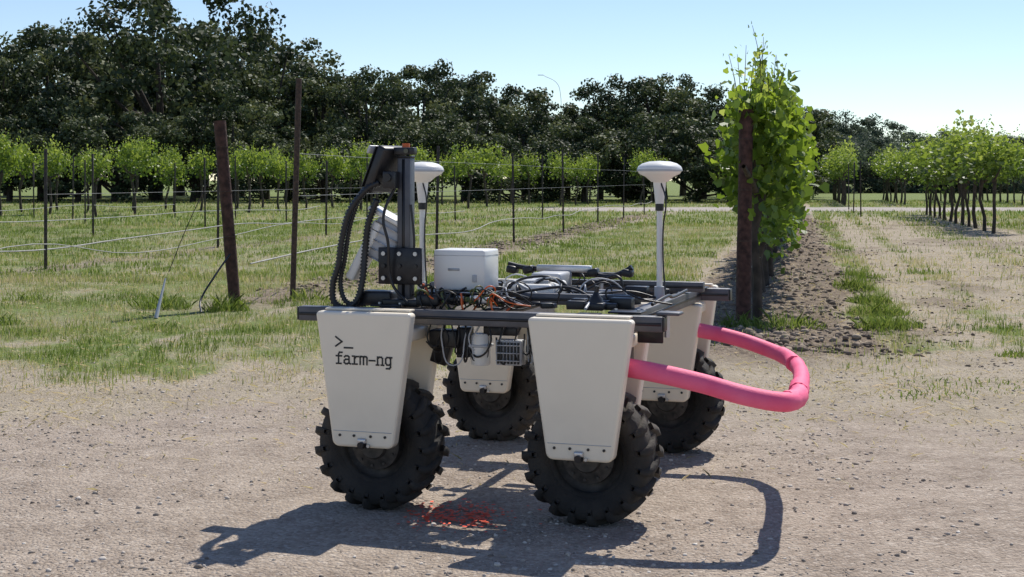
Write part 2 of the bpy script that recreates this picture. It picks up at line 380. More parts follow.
def oak(i,mat):
    H=12.0;R=4.2+RS.rand()*1.3
    nc=56;C=[];
    while len(C)<nc:
        p=RS.uniform(-1,1,3);d=np.linalg.norm(p)
        if d<1 and d>.35: C.append((p[0]*R,p[1]*R,6.6+p[2]*5.0+ (1-abs(p[0]))*.5))
    C=np.array(C);C[:,0]+=RS.normal(0,.5,nc);C[:,2]=np.clip(C[:,2],1.6,12)
    P=[];S=[];Rn=[];Nn=[]
    for c in C:
        m=int(160*(.6+.8*RS.rand()));r=(.65+.75*RS.rand())
        d=RS.normal(0,1,(m,3));d/=np.linalg.norm(d,axis=1)[:,None]
        q=c+d*r*(RS.rand(m,1)**.4)*[1.15,1.15,.8]
        P.append(q);S.append(.16+.20*RS.rand(m));Nn.append(d);Rn.append(np.clip(RS.rand()**1.3*.6+.2*RS.rand(m)+.25*(d[:,2]*.5+.5),0,1))  # clump tops toned lighter: highlights painted into leaf colour over random variation
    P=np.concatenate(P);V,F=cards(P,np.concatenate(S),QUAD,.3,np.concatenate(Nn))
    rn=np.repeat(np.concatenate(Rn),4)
    segs=[([(0,0,-.2),(.1,0,1.5),(0,.15,3.2),(.3,.1,5.5),(.2,0,8.5)],[.42,.34,.28,.2,.08])]
    for c in C[::5]:
        b=np.array([.05,.1,2.4+RS.rand()*2.5]);mid=(b+c)/2+[0,0,-.3];segs.append(([b,mid,c],[.16,.1,.04]))
    lv,lf=limb_arrays(segs)
    cm=arr_mesh('oak_crown_%d'%i,V,F,mat,rnd=rn);tm=arr_mesh('oak_trunk_%d'%i,lv,lf,M_bark,smooth=True)
    return cm,tm
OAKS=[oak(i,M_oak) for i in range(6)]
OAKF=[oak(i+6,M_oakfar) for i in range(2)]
tl=[(-400,40),(-200,30),(-60,35),(0,34),(40,22),(60,2),(100,20),(130,-10),(200,-12),(240,-6),(262,16),(290,26),(320,48),(360,62),(400,46),(440,38),(465,54),(490,72),(530,76),(560,90),(575,98),(595,78),(620,82),(650,68),(690,60),(712,74),(740,92),(800,108),(815,116),(860,114),(900,120),(960,132),(1060,128),(1300,125),(1500,120)]
tx=[a for a,b in tl];ty=[b for a,b in tl]
wood=empty('distant_oak_trees')
def place_tree(sx,d,top,bank,wmin=.6,dz=0):
    wx=(sx-512)/1440*d;h=(1.3+(180-top)*d/1440)-dz
    cm,tm=bank[random.randrange(len(bank))];s=h/12.2;rz=random.random()*6.28
    ws=max(s*random.uniform(.8,1.15),wmin)
    for nm,me in (('oak_crown',cm),('oak_trunk',tm)):
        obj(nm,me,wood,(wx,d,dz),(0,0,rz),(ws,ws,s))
sx=-260
while sx<830:
    d=random.uniform(92,104);place_tree(sx,d,np.interp(sx,tx,ty)+random.uniform(-8,20),OAKS);sx+=random.uniform(40,64)*(1.0 if sx<560 else .7)
sx=-260
while sx<800:
    d=random.uniform(108,122);place_tree(sx,d,np.interp(sx,tx,ty)+random.uniform(8,28),OAKS);sx+=random.uniform(44,66)
sx=-260
while sx<800:   # understorey, skirts reaching the ground
    d=random.uniform(83,89);place_tree(sx,d,np.interp(sx,tx,ty)*.3+104+random.uniform(-18,16),OAKS,dz=-1.0);sx+=random.uniform(30,52)
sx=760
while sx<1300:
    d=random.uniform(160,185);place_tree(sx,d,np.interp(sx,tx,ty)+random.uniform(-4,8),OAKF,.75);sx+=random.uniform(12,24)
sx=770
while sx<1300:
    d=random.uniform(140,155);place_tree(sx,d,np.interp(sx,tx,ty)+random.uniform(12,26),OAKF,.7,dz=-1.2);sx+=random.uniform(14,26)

def vine(i):
    P=[];S=[];Rn=[]
    for c in range(17):
        cc=np.array([RS.normal(0,.36),RS.normal(0,.50),1.98+RS.normal(0,.25)]);m=40
        q=cc+RS.normal(0,.17,(m,3));P.append(q);S.append(.08+.08*RS.rand(m));Rn.append(np.clip(RS.rand()*.5+RS.rand(m)*.35+(q[:,2]-1.7)*.4,0,1))
    for c in range(16):
        a=RS.rand()*6.28;b=np.array([RS.normal(0,.3),RS.normal(0,.5),2.1]);L_=.45+.4*RS.rand();tt=np.linspace(0,1,12)[:,None]
        q=b+tt*np.array([math.cos(a)*.35,math.sin(a)*.3,L_])+RS.normal(0,.03,(12,3));P.append(q);S.append(.10-.04*tt[:,0]);Rn.append(.6+.4*RS.rand(12))
    P=np.concatenate(P);V,F=cards(P,np.concatenate(S),QUAD,.4)
    cm=arr_mesh('vine_canopy_%d'%i,V,F,M_leaf2,rnd=np.repeat(np.concatenate(Rn),4))
    j=lambda s:RS.normal(0,s)
    segs=[([(0,0,-.1),(j(.04),j(.04),.4),(j(.06),j(.06),.9),(j(.05),j(.05),1.45)],[.06,.05,.045,.06])]
    for k in (-1,1): segs.append(([(0,0,1.4),(j(.1),.3*k,1.55),(j(.15),.7*k,1.8)],[.045,.03,.015]))
    lv,lf=limb_arrays(segs,6);tm=arr_mesh('vine_trunk_%d'%i,lv,lf,M_bark,smooth=True)
    return cm,tm
VINES=[vine(i) for i in range(6)]
angR=-math.atan2(RU[0],RU[1])
def put_vine(par,x,y,s=1.0,fl=1.0):
    cm,tm=VINES[random.randrange(6)];rz=angR+random.choice([0,math.pi])+random.uniform(-.2,.2)
    ss=s*random.uniform(.88,1.1)
    obj('vine_canopy',cm,par,(x,y,0),(0,0,rz),(ss*fl,ss*fl,ss));obj('vine_trunk',tm,par,(x,y,0),(0,0,rz),(ss,ss,ss))
vl=empty('vineyard_rows')
v=-64.0
while v<-6:
    t=40.0+random.uniform(-.6,.6)
    while t<84:
        x,y=row_xy(v,t)
        front=47+max(0,(x+18))*1.0
        if y>front and abs(x)<y*.62+6 and y<front+16 and y<80: put_vine(vl,x+random.uniform(-.2,.2),y+random.uniform(-.2,.2),random.uniform(.92,1.06),.80)
        t+=3.3
    v+=3.3
v=-4.0
while v<60:
    t=60.0
    while t<104:
        x,y=row_xy(v,t)
        if y>(72 if x>14 else 80) and y<96 and x<y*.6+4: put_vine(vl,x,y,1.08,.95)
        t+=2.8
    v+=3.1
for v0,t0 in ((4.6,36.5),(9.7,38),(14.8,40),(20,42)):
    t=t0
    while t<56:
        x,y=row_xy(v0,t);put_vine(vl,x,y,.98,1.12);t+=1.7

def post(name,x,y,h,r,mat,lean=(0,0),sq=False):
    n=7;pts=[(lean[0]*i/(n-1),lean[1]*i/(n-1),-.1+(h+.1)*i/(n-1)) for i in range(n)]
    e=empty(name,(x,y,float(hfun(np.array([x]),np.array([y]))[0])))
    rad=[r*(1+.05*random.uniform(-1,1)) for _ in range(n)]
    v,f=limb_arrays([(pts,rad)],12);cap=np.arange((n-1)*12,n*12)
    o=obj('shaft',arr_mesh('shaft',v,f,mat,smooth=True),e)
    me=bpy.data.meshes.new('cap');me.from_pydata([tuple(v[i]) for i in cap],[],[tuple(range(12))]);me.materials.append(mat);obj('top',me,e)
    for zz in (.38*h,.62*h,.86*h):
        k=zz/h;lathe('wire_clip',[(r*1.0,-.004),(r*1.08,-.004),(r*1.08,.004),(r*1.0,.004)],e,M_rust,(lean[0]*k,lean[1]*k,zz),seg=12)
    return e
post('wooden_trellis_post',-2.80,14.6,1.89,.062,M_wood,(-.17,0.02))
post('wooden_trellis_post',2.07,12.9,1.90,.066,M_wood,(.03,0))
post('steel_trellis_post',-2.38,15.6,2.38,.032,M_rust,(.07,0))
def tpost(x,y,h):
    e=empty('steel_stake',(x,y,0));box('stem',(.045,.02,h+.1),(0,0,h/2-.05),e,M_steelpost,(random.uniform(-.015,.015),random.uniform(-.02,.02),0),.003)
    box('flange',(.012,.045,h+.08),(0,.032,h/2-.05),e,M_steelpost,(0,0,0),0)
for t in np.arange(22.6,60,6.3): x,y=row_xy(-5.75,t);tpost(x,y,2.05 if int(t)%2 else 1.85)
for t in np.arange(19.1,46,6.3): x,y=row_xy(-10.7,t);tpost(x,y,1.75)
for t in np.arange(24,46,6.3): x,y=row_xy(-15.8,t);tpost(x,y,1.9)
for t in np.arange(27,46,6.3): x,y=row_xy(-20.9,t);tpost(x,y,1.9)
for t in np.arange(33,46,6.3): x,y=row_xy(-26,t);tpost(x,y,1.9)
for vv in (-31,-33.5,-36,-28.5,-23.4,-18.3,-13.2,-8.1):
    x,y=row_xy(vv,43+random.random()*3);tpost(x,y,2.1)
for t in np.arange(42,56,6.3): x,y=row_xy(2.1,t+10);tpost(x,y,2)
def hose(v,t0,t1,z,sag,step,name='drip_hose',r=.008,mat=M_hose,wig=.05):
    P=[];t=t0
    while t<=t1:
        x,y=row_xy(v+random.uniform(-wig,wig),t);P.append((x,y,z+random.uniform(-sag,sag)));t+=step*random.uniform(.8,1.2)
    tube(name,P,r,None,mat,res=5)
hose(-5.65,14.2,56,.47,.06,2.3);hose(-10.7,12,48,.37,.08,2.4,r=.010);hose(-15.8,14,48,.42,.08,2.4,r=.010);hose(-10.3,12,40,.3,.16,3.4,r=.007);hose(-20.9,20,48,.5,.08,3)
hose(-.48,13.2,50,.45,.03,2.1)
for v,t0 in ((-5.65,15.8),(-.48,13.1)):
    for z in (1.12,1.6): hose(v,t0,58,z,.01,6.3,'trellis_wire',.003,M_wire,0)
hose(-10.7,19.1,46,1.1,.01,6.3,'trellis_wire',.003,M_wire,0)
gw=empty('guy_wire_anchor',(0,0,0))
tube('guy_wire',[(-2.98,14.65,1.5),(-3.18,14.2,.9),(-3.29,13.8,.42)],.004,gw,M_rust)
cyl('white_sleeve',(-3.31,13.75,.36),(-3.34,13.5,.0),.008,gw,M_lgrey,.020,10)
tube('black_hose',[(-2.85,14.55,.55),(-2.95,14.3,.35),(-3.05,14.1,.12),(-3.0,13.9,.02)],.010,None,M_black)
sl=empty('street_lamp',(4.3,128,0))
tube('pole',[(0,0,0),(0,0,6.5),(0,0,9.0),(-.3,0,9.9),(-1.5,0,10.6)],.02,sl,M_lgrey);box('head',(.5,.12,.05),(-1.75,0,10.63),sl,M_lgrey)

# --- near vine row
nv=empty('grapevine_row')
P=[];S=[];Rn=[];segs=[]
t=13.2
while t<50:
    a=(t-13)
    dens=int(32*max(.35,1-a/40))
    tp=2.12 if a<1.4 else 2.08
    for c in range(dens):
        lo=1.12 if a>.6 else 1.3
        z=lo+(tp-lo)*RS.beta(1.5,1.3)
        sg=.19 if z<1.9 else .12
        v=np.clip(RS.normal(.15,sg),-.34,.47)
        cx,cy=row_xy(-.44+v,t+RS.uniform(-.2,.3));m=12
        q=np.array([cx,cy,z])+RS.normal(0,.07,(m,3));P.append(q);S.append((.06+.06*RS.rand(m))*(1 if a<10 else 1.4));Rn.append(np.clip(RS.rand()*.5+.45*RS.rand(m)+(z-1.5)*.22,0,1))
    for c in range(4):
        v=RS.uniform(.0,.38);cx,cy=row_xy(-.44+v,t+RS.uniform(-.3,.3));z=RS.uniform(.55,1.25) if a>.4 else RS.uniform(1.0,1.3)
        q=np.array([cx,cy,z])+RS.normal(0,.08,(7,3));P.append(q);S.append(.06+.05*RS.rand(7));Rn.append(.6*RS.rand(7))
    t+=.42
for k in range(36):
    t0=13.05+RS.rand()*1.4;b=np.array([*row_xy(-.33+np.clip(RS.normal(0,.13),-.22,.22),t0),1.95]);hgt=RS.uniform(.2,.66)+(.22 if k%5==0 else 0)
    if t0>14: hgt*=.6
    lean=RS.normal(0,.07,2);nn=int(hgt/.045);tt=np.linspace(0,1,nn)
    pts=np.stack([b[0]+lean[0]*tt**1.5,b[1]+lean[1]*tt**1.5,b[2]+hgt*tt],1)
    segs.append((pts,np.linspace(.006,.002,nn)))
    q=pts+RS.normal(0,.035,(nn,3));P.append(q);S.append(.12-.085*tt);Rn.append(.6+.4*RS.rand(nn))
for k in range(60):
    t0=14.8+RS.rand()**1.5*30;b=np.array([*row_xy(-.36+np.clip(RS.normal(0,.18),-.3,.25),t0),1.98]);hgt=RS.uniform(.12,.36)
    lean=RS.normal(0,.09,2);nn=int(hgt/.05);tt=np.linspace(0,1,nn)
    pts=np.stack([b[0]+lean[0]*tt**1.5,b[1]+lean[1]*tt**1.5,b[2]+hgt*tt],1)
    segs.append((pts,np.linspace(.006,.002,nn)));P.append(pts+RS.normal(0,.035,(nn,3)));S.append(.10-.06*tt);Rn.append(.6+.4*RS.rand(nn))
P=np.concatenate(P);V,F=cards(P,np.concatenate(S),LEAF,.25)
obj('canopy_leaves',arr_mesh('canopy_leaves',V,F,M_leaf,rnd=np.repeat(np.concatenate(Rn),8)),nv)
t=13.5
while t<50:
    x,y=row_xy(-.42+RS.normal(0,.04),t);j=lambda s:RS.normal(0,s)
    segs.append(([(x,y,-.1),(x+j(.04),y+j(.05),.4),(x+j(.05),y+j(.06),.8),(x+j(.04),y,1.2)],[.055,.045,.04,.05]))
    for k in (-1,1):
        x2,y2=row_xy(-.42+RS.normal(0,.08),t+.8*k);segs.append(([(x,y,1.15),((x+x2)/2,(y+y2)/2,1.3),(x2,y2,1.42)],[.04,.03,.02]))
    for k in range(5):
        x2,y2=row_xy(-.34+RS.normal(0,.15),t+RS.uniform(-.6,.8));segs.append(([(x,y,1.3),((x+x2)/2+j(.04),(y+y2)/2,1.65),(x2,y2,2.0)],[.012,.009,.005]))
    t+=1.5
lv,lf=limb_arrays(segs,6);obj('trunks_and_canes',arr_mesh('trunks_and_canes',lv,lf,M_bark,smooth=True),nv)
for t in np.arange(19.3,50,6.3): x,y=row_xy(-.48,t);box('steel_stake',(.05,.03,2.0),(x,y,1.0),nv,M_steelpost)

# ---------------------------------------------------------------- ROBOT
rob=empty('farm_robot',(.118,6.345,0),math.radians(-18.2))
CX={(-1,-1):-.422,(1,-1):.448,(-1,1):-.455,(1,1):.43}
def make_tire_mesh():
    prof=[(.150,-.075),(.165,-.090),(.20,-.099),(.230,-.094),(.240,-.07),(.246,-.03),(.247,0),(.246,.03),(.240,.07),(.230,.094),(.20,.099),(.165,.090),(.150,.075),(.135,.07),(.135,-.07),(.150,-.075)]
    seg=72;n=len(prof);v=[];f=[]
    for i in range(seg):
        a=2*math.pi*i/seg
        for r,yy in prof: v.append((r*math.cos(a),yy,r*math.sin(a)))
    for i in range(seg):
        j=(i+1)%seg
        for k in range(n-1): f.append((i*n+k,i*n+k+1,j*n+k+1,j*n+k))
    NL=19
    for side in (-1,1):
        for i in range(NL):
            a0=2*math.pi*(i+(.5 if side>0 else 0))/NL
            st=[(.004,.0,.262,.242,.055),(.05,-.07,.262,.240,.058),(.086,-.14,.258,.232,.064),(.103,-.16,.240,.21,.060),(.1035,-.165,.212,.19,.045)]
            o=len(v)
            for (yy,da,rt,rb,hw) in st:
                for (r,s) in ((rb,-1),(rt,-1),(rt,1),(rb,1)):
                    aa=a0+da+s*hw*(1 if r==rb else .85);yq=yy if r==rt else yy*.96
                    v.append((r*math.cos(aa),side*yq,r*math.sin(aa)))
            for k in range(len(st)-1):
                for q in range(3):
                    a,b,c,d=o+k*4+q,o+k*4+q+1,o+(k+1)*4+q+1,o+(k+1)*4+q
                    f.append((a,b,c,d))
            f.append((o,o+1,o+2,o+3));e=o+(len(st)-1)*4;f.append((e,e+3,e+2,e+1))
    return arr_mesh('tire',v,f,M_tire)
TM=make_tire_mesh()
def trapez(name,wt,wb,zt,zb,thick,cx,yc,mat,parent,rc=.05,bev=.012):
    pts=[]
    def corner(px,pz,ang0,r,n=5):
        for i in range(n+1):
            a=math.radians(ang0+90*i/n);pts.append((px+r*math.cos(a),pz+r*math.sin(a)))
    r1=.014
    corner(wt/2-r1,zt-r1,0,r1);corner(-wt/2+r1,zt-r1,90,r1)
    corner(-wb/2+rc,zb+rc,180,rc);corner(wb/2-rc,zb+rc,270,rc)
    n=len(pts);v=[(x,-thick/2,z) for x,z in pts]+[(x,thick/2,z) for x,z in pts]
    me=bpy.data.meshes.new(name);f=[tuple(range(n-1,-1,-1)),tuple(range(n,2*n))]+[(i,(i+1)%n,n+(i+1)%n,n+i) for i in range(n)]
    me.from_pydata(v,[],f);me.update();me.materials.append(mat)
    import bmesh
    bm=bmesh.new();bm.from_mesh(me);bmesh.ops.recalc_face_normals(bm,faces=bm.faces);bm.to_mesh(me);bm.free()
    o=obj(name,me,parent,(cx,yc,0));setmod(o,bev,3);return o
for sxn in (-1,1):
    for syn in (-1,1):
        cx=CX[(sxn,syn)];cy=syn*.755
        tr=obj('tire',TM,rob,(cx,cy,.255),(0,random.random()*6,0))
        lathe('rim',[(.150,-.07),(.146,-.055),(.12,-.035),(.10,-.03),(.095,.03),(.12,.035),(.146,.055),(.150,.07)],rob,M_hub,(cx,cy,.255),(math.pi/2,0,0),48)
        lathe('hub_motor',[(.001,-.10),(.05,-.10),(.058,-.085),(.10,-.07),(.104,-.05),(.104,.05),(.10,.07),(.058,.085),(.05,.10),(.001,.10)],rob,M_hub,(cx,cy,.255),(math.pi/2,0,0),40)
        for sd in (-1,1):
            for k in range(10):
                a=2*math.pi*k/10+.2;cyl('bolt',(cx+.083*math.cos(a),cy+sd*.07,.255+.083*math.sin(a)),(cx+.083*math.cos(a),cy+sd*.084,.255+.083*math.sin(a)),.006,rob,M_hub,seg=6)
        cyl('axle',(cx,cy-.20,.275),(cx,cy+.20,.275),.018,rob,M_blackmetal)
        for out in (-1,1):
            yc=cy+out*.165
            trapez('pod_panel',.40 if out==syn else .37,.262 if out==syn else .25,.787 if out==syn else .72,.262,.06,cx,yc,M_pod,rob,.03)
            fy=yc-.0305;fy2=yc+.0305
            for ff,dr in ((fy,-1),(fy2,1)):
                box('seam',(.245,.002,.0025),(cx,ff,.325),rob,M_lgrey,bev=0)
                for bx in (-.095,-.035,.035,.095): cyl('panel_bolt',(cx+bx,ff-dr*.002,.308),(cx+bx,ff+dr*.003,.308),.0055,rob,M_black,seg=10)
                box('latch',(.035,.014,.02),(cx,ff+dr*.006,.29),rob,M_silver,bev=.004)
                cyl('axle_knob',(cx,ff-dr*.002,.275),(cx,ff+dr*.022,.275),.013,rob,M_blackmetal,seg=14)
                cyl('lock_pin',(cx+.028,ff-dr*.002,.272),(cx+.028,ff+dr*.012,.272),.006,rob,M_silver,seg=10)
        box('pod_bridge',(.30,.27,.05),(cx,cy,.685),rob,M_pod,bev=.012)
        box('pod_clamp',(.09,.10,.09),(cx-sxn*.02,cy,.745),rob,M_blackmetal)
        box('pod_top_flange',(.36,.05,.008),(cx,cy+syn*.125,.793),rob,M_pod,bev=.002)
def rail(name,a,b,w,parent=rob,mat=M_frame):
    a=Vector(a);b=Vector(b);c=(a+b)/2;d=b-a
    s=[w,w,w];ax=max(range(3),key=lambda i:abs(d[i]));s[ax]=abs(d[ax]);o=box(name,s,c,parent,mat,bev=.004)
    for off in (-1,1):
        if ax==0: box('slot',(s[0]*.995,.003,.012),(c.x,c.y+off*(w/2),c.z),parent,M_black,bev=0)
        elif ax==1: box('slot',(.003,s[1]*.995,.012),(c.x+off*(w/2),c.y,c.z),parent,M_black,bev=0)
    return o
rail('side_rail',(-.79,-.735,.757),(.72,-.735,.757),.058)
rail('side_rail',(-.79,.735,.757),(.72,.735,.757),.058)
rail('cross_rail',(-.43,-.705,.757),(-.43,.705,.757),.06)
rail('cross_rail',(.56,-.705,.757),(.56,.705,.757),.06)
rail('cross_rail',(-.06,-.705,.750),(-.06,.705,.750),.045)
rail('upper_rail',(-.40,-.43,.815),(.53,-.43,.815),.045)
rail('upper_rail',(.02,.40,.815),(.66,.40,.815),.045)
for X_ in (-.79,.72):
    for Y_ in (-.735,.735):
        box('rail_end_cap',(.006,.054,.054),(X_+(.004 if X_>0 else -.004),Y_,.757),rob,M_black,bev=.002)
for X_ in (-.43,.56):
    for Y_ in (-.66,.66):
        box('gusset_plate',(.13,.10,.008),(X_,Y_,.792),rob,M_blackmetal,bev=.002)
        for bx in (-.045,.045): cyl('bolt',(X_+bx,Y_,.79),(X_+bx,Y_,.803),.007,rob,M_silver,seg=6)
box('corner_bracket',(.10,.012,.10),(.66,-.70,.73),rob,M_blackmetal,(0,.0,0))
box('tow_plate',(.09,.08,.012),(.735,-.70,.795),rob,M_frame)
cyl('tow_pin',(.715,-.66,.70),(.715,-.66,.80),.012,rob,M_silver)
bp=[(.44,-.80,.612),(.60,-.825,.600),(.87,-.85,.560),(1.06,-.855,.517),(1.17,-.82,.498),(1.205,-.70,.492),(1.185,-.42,.487),(1.155,-.1,.485),(1.11,.2,.485),(1.04,.44,.497),(.92,.565,.525),(.75,.60,.57),(.52,.60,.61)]
tube('bumper_foam',bp[0:7],.036,rob,M_pink,res=10)
tube('bumper_foam_far',bp[6:],.034,rob,M_pink,res=10)
tube('foam_collar',[(1.192,-.50,.488),(1.184,-.42,.487),(1.175,-.33,.486)],.040,rob,M_pink)
tube('foam_collar',[(1.07,.34,.491),(1.04,.44,.497),(.99,.51,.51)],.037,rob,M_pink)
tube('foam_collar',[(1.185,-.78,.496),(1.205,-.70,.492),(1.203,-.62,.491)],.0385,rob,M_pink)
box('bumper_mount',(.08,.05,.10),(.55,-.70,.66),rob,M_blackmetal);box('bumper_mount',(.08,.05,.10),(.55,.655,.66),rob,M_blackmetal)
mx,my=-.384,-.60
box('mast',(.056,.056,.60),(mx,my,1.09),rob,M_frame,bev=.004)
for o_ in (-1,1): box('mast_slot',(.012,.003,.59),(mx,my+o_*.028,1.09),rob,M_black,bev=0)
box('mast_cap',(.06,.06,.01),(mx,my,1.395),rob,M_black)
box('mast_bracket_plate',(.19,.014,.15),(mx-.01,my-.037,.95),rob,M_blackmetal,bev=.004)
for bx in (-.07,.0,.07):
    for bz in (-.05,.0,.05): cyl('bolt',(mx-.01+bx,my-.043,.95+bz),(mx-.01+bx,my-.052,.95+bz),.009,rob,M_silver if bz else M_black,seg=8)
box('mast_foot',(.16,.12,.03),(mx,my,.80),rob,M_blackmetal)
box('foot_block',(.14,.10,.06),(mx-.12,my,.815),rob,M_black,bev=.01)
box('foot_block',(.10,.10,.05),(mx+.12,my-.02,.815),rob,M_black,bev=.01)
box('camera_body',(.09,.04,.03),(mx+.005,my-.02,1.418),rob,M_black);cyl('beacon',(mx+.0,my,1.43),(mx+.0,my,1.45),.016,rob,M_orange)
cyl('camera_lens',(mx+.02,my-.04,1.418),(mx+.02,my-.05,1.418),.010,rob,M_glass)
dp=(0,math.radians(24),math.radians(-14))
box('display_body',(.045,.16,.20),(-.475,-.60,1.345),rob,M_black,dp,.010)
box('display_screen',(.004,.145,.18),(-.500,-.606,1.356),rob,M_glass,dp,.002)
box('display_frame',(.012,.17,.035),(-.495,-.60,1.425),rob,M_lgrey,dp,.004)
box('display_arm',(.12,.03,.03),(-.43,-.60,1.30),rob,M_blackmetal,(0,.3,0))
box('estop_box',(.05,.06,.07),(-.425,-.66,1.30),rob,M_black);cyl('estop_button',(-.425,-.69,1.31),(-.425,-.705,1.31),.016,rob,M_black)
lr=(0,math.radians(28),math.radians(6))
box('floodlight_body',(.13,.12,.17),(-.485,-.56,1.05),rob,M_lgrey,lr,.015)
box('floodlight_cover',(.04,.14,.27),(-.565,-.57,1.01),rob,M_white,lr,.01)
box('floodlight_visor',(.16,.13,.02),(-.475,-.565,1.15),rob,M_white,lr,.006)
for k in range(5): box('floodlight_fin',(.12,.135,.004),(-.49+.02*(k-2)*math.sin(.52)*1.6,-.563,1.04+(k-2)*.032),rob,M_silver,lr,0)
box('floodlight_bracket',(.14,.02,.03),(-.45,-.56,.94),rob,M_blackmetal,(0,-.4,0))
corrugated('cable_conduit',[(-.475,-.66,1.29),(-.53,-.67,1.26),(-.60,-.68,1.17),(-.635,-.68,1.05),(-.65,-.68,.95),(-.675,-.68,.87),(-.67,-.68,.80),(-.62,-.68,.775),(-.57,-.67,.81),(-.55,-.66,.90),(-.545,-.65,1.0),(-.53,-.65,1.12),(-.49,-.65,1.22)],.0135,rob,M_black,.5,.014)
corrugated('cable_conduit',[(-.49,-.63,1.33),(-.56,-.64,1.25),(-.61,-.65,1.12),(-.635,-.65,.98),(-.655,-.65,.88),(-.63,-.65,.80),(-.56,-.64,.79),(-.46,-.62,.82)],.0105,rob,M_black,.5,.012)
tube('cable',[(-.41,-.64,1.28),(-.45,-.68,1.15),(-.43,-.68,1.05),(-.42,-.66,.88),(-.35,-.66,.80)],.006,rob,M_black)
tube('cable',[(-.35,-.63,1.2),(-.335,-.63,1.05),(-.34,-.62,.9),(-.25,-.6,.82)],.005,rob,M_black)
def antenna(x,y):
    cyl('antenna_pole',(x,y,.78),(x,y,1.24),.0125,rob,M_white);cyl('pole_clamp',(x,y,.785),(x,y,.85),.022,rob,M_lgrey)
    cyl('pole_collar',(x,y,1.17),(x,y,1.20),.018,rob,M_black)
    cyl('antenna_adapter',(x,y,1.20),(x,y,1.295),.018,rob,M_white,.028)
    lathe('antenna_dome',[(.001,0),(.035,0),(.06,.022),(.086,.034),(.094,.046),(.095,.056),(.090,.066),(.073,.078),(.045,.086),(.001,.089)],rob,M_white,(x,y,1.292),seg=40)
    lathe('antenna_ring',[(.0925,.044),(.0965,.046),(.0965,.053),(.0925,.055)],rob,M_lgrey,(x,y,1.292),seg=40)
    tube('antenna_cable',[(x+.01,y-.02,1.29),(x+.035,y-.04,1.22),(x+.02,y-.02,1.1),(x+.018,y-.01,.95),(x+.03,y-.02,.82)],.0035,rob,M_black)
antenna(.562,-.09);antenna(-.492,-.15)
box('computer_box',(.222,.18,.165),(-.168,-.47,.932),rob,M_white,(0,0,0),.008)
box('box_lid_seam',(.224,.182,.002),(-.168,-.47,.992),rob,M_lgrey,bev=0)
box('box_label',(.05,.002,.010),(-.19,-.561,.935),rob,M_lgrey,bev=0);box('box_latch',(.02,.006,.03),(-.10,-.562,.90),rob,M_lgrey)
box('electronics_tray',(.32,.26,.008),(-.15,-.50,.842),rob,M_blackmetal)
for i in range(40):
    x=random.uniform(-.30,.06);y=random.uniform(-.64,-.56);s=random.uniform(.012,.045)
    box('electronic_module',(s*1.3,.03,s*.7),(x,y,.80+s*.35+random.uniform(0,.02)),rob,random.choice([M_black,M_black,M_blackmetal,M_green,M_lgrey,M_silver]),bev=.002)
for i in range(36):
    x=random.uniform(-.32,.06);x2=x+random.uniform(-.12,.16);y=random.uniform(-.66,-.56)
    tube('wire',[(x,y,.80),(x+random.uniform(-.03,.03),y-.03,.84+random.uniform(-.02,.04)),((x+x2)/2,y-.04,.81+random.uniform(-.05,.05)),(x2,y+.02,.80)],random.choice([.003,.004,.0025]),rob,random.choice([M_black,M_black,M_black,M_black,M_black,M_orange,M_lgrey,M_green]))
# loose parts and looms across the rest of the deck
for i in range(26):
    x=random.uniform(-.30,.52);y=random.choice([random.uniform(-.62,-.48),random.uniform(-.35,.35)]);s=random.uniform(.02,.06)
    if x<-.02 and y<-.3: continue
    box('deck_part',(s*1.3,s,s*.6),(x,y,.79+s*.3),rob,random.choice([M_black,M_black,M_blackmetal,M_frame,M_lgrey]),(0,0,random.uniform(-.6,.6)),.003)
for i in range(26):
    x=random.uniform(-.30,.50);y=random.uniform(-.64,.3);x2=x+random.uniform(-.25,.25);y2=y+random.uniform(-.2,.2)
    tube('deck_cable',[(x,y,.80),(x+random.uniform(-.04,.04),y,.85+random.uniform(-.02,.03)),((x+x2)/2,(y+y2)/2+random.uniform(-.05,.05),.85+random.uniform(-.03,.04)),(x2,y2,.80)],random.choice([.003,.004,.006]),rob,random.choice([M_black,M_black,M_black,M_black,M_lgrey]))
box('controller_box',(.22,.30,.07),(.02,-.12,.825),rob,M_white,(0,0,.06),.014);box('controller_lid',(.16,.2,.012),(.02,-.12,.866),rob,M_lgrey,(0,0,.06),.004)
box('battery_box',(.14,.20,.085),(.0,.20,.84),rob,M_lgrey,(0,0,0),.012)
box('deck_plate',(.42,.5,.006),(.20,-.05,.783),rob,M_frame)
box('arm_beam',(.26,.035,.03),(.03,.30,.893),rob,M_silver,bev=.004);box('arm_beam',(.34,.04,.022),(.12,.34,.865),rob,M_blackmetal)
for ax_ in (-.22,-.14,.17,.33): box('arm_joint',(.05,.06,.035),(ax_,.30,.885 if ax_<0 else .878),rob,M_black,(0,random.uniform(-.3,.3),0),.01)
tube('arm_link',[(-.24,.3,.91),(-.17,.3,.895),(-.1,.3,.89)],.012,rob,M_black);tube('arm_link',[(.17,.3,.87),(.24,.28,.86),(.32,.3,.885),(.35,.3,.905)],.014,rob,M_black)
for ax_ in (-.12,.2): cyl('arm_standoff',(ax_,.32,.78),(ax_,.32,.87),.012,rob,M_silver)
box('joystick_base',(.075,.075,.03),(.42,-.60,.805),rob,M_black,bev=.006);lathe('joystick_boot',[(.03,0),(.026,.015),(.014,.03),(.010,.04)],rob,M_black,(.42,-.60,.82));cyl('joystick_stick',(.42,-.60,.85),(.425,-.60,.885),.009,rob,M_black)
box('switch_box',(.06,.05,.04),(.34,-.55,.81),rob,M_blackmetal)
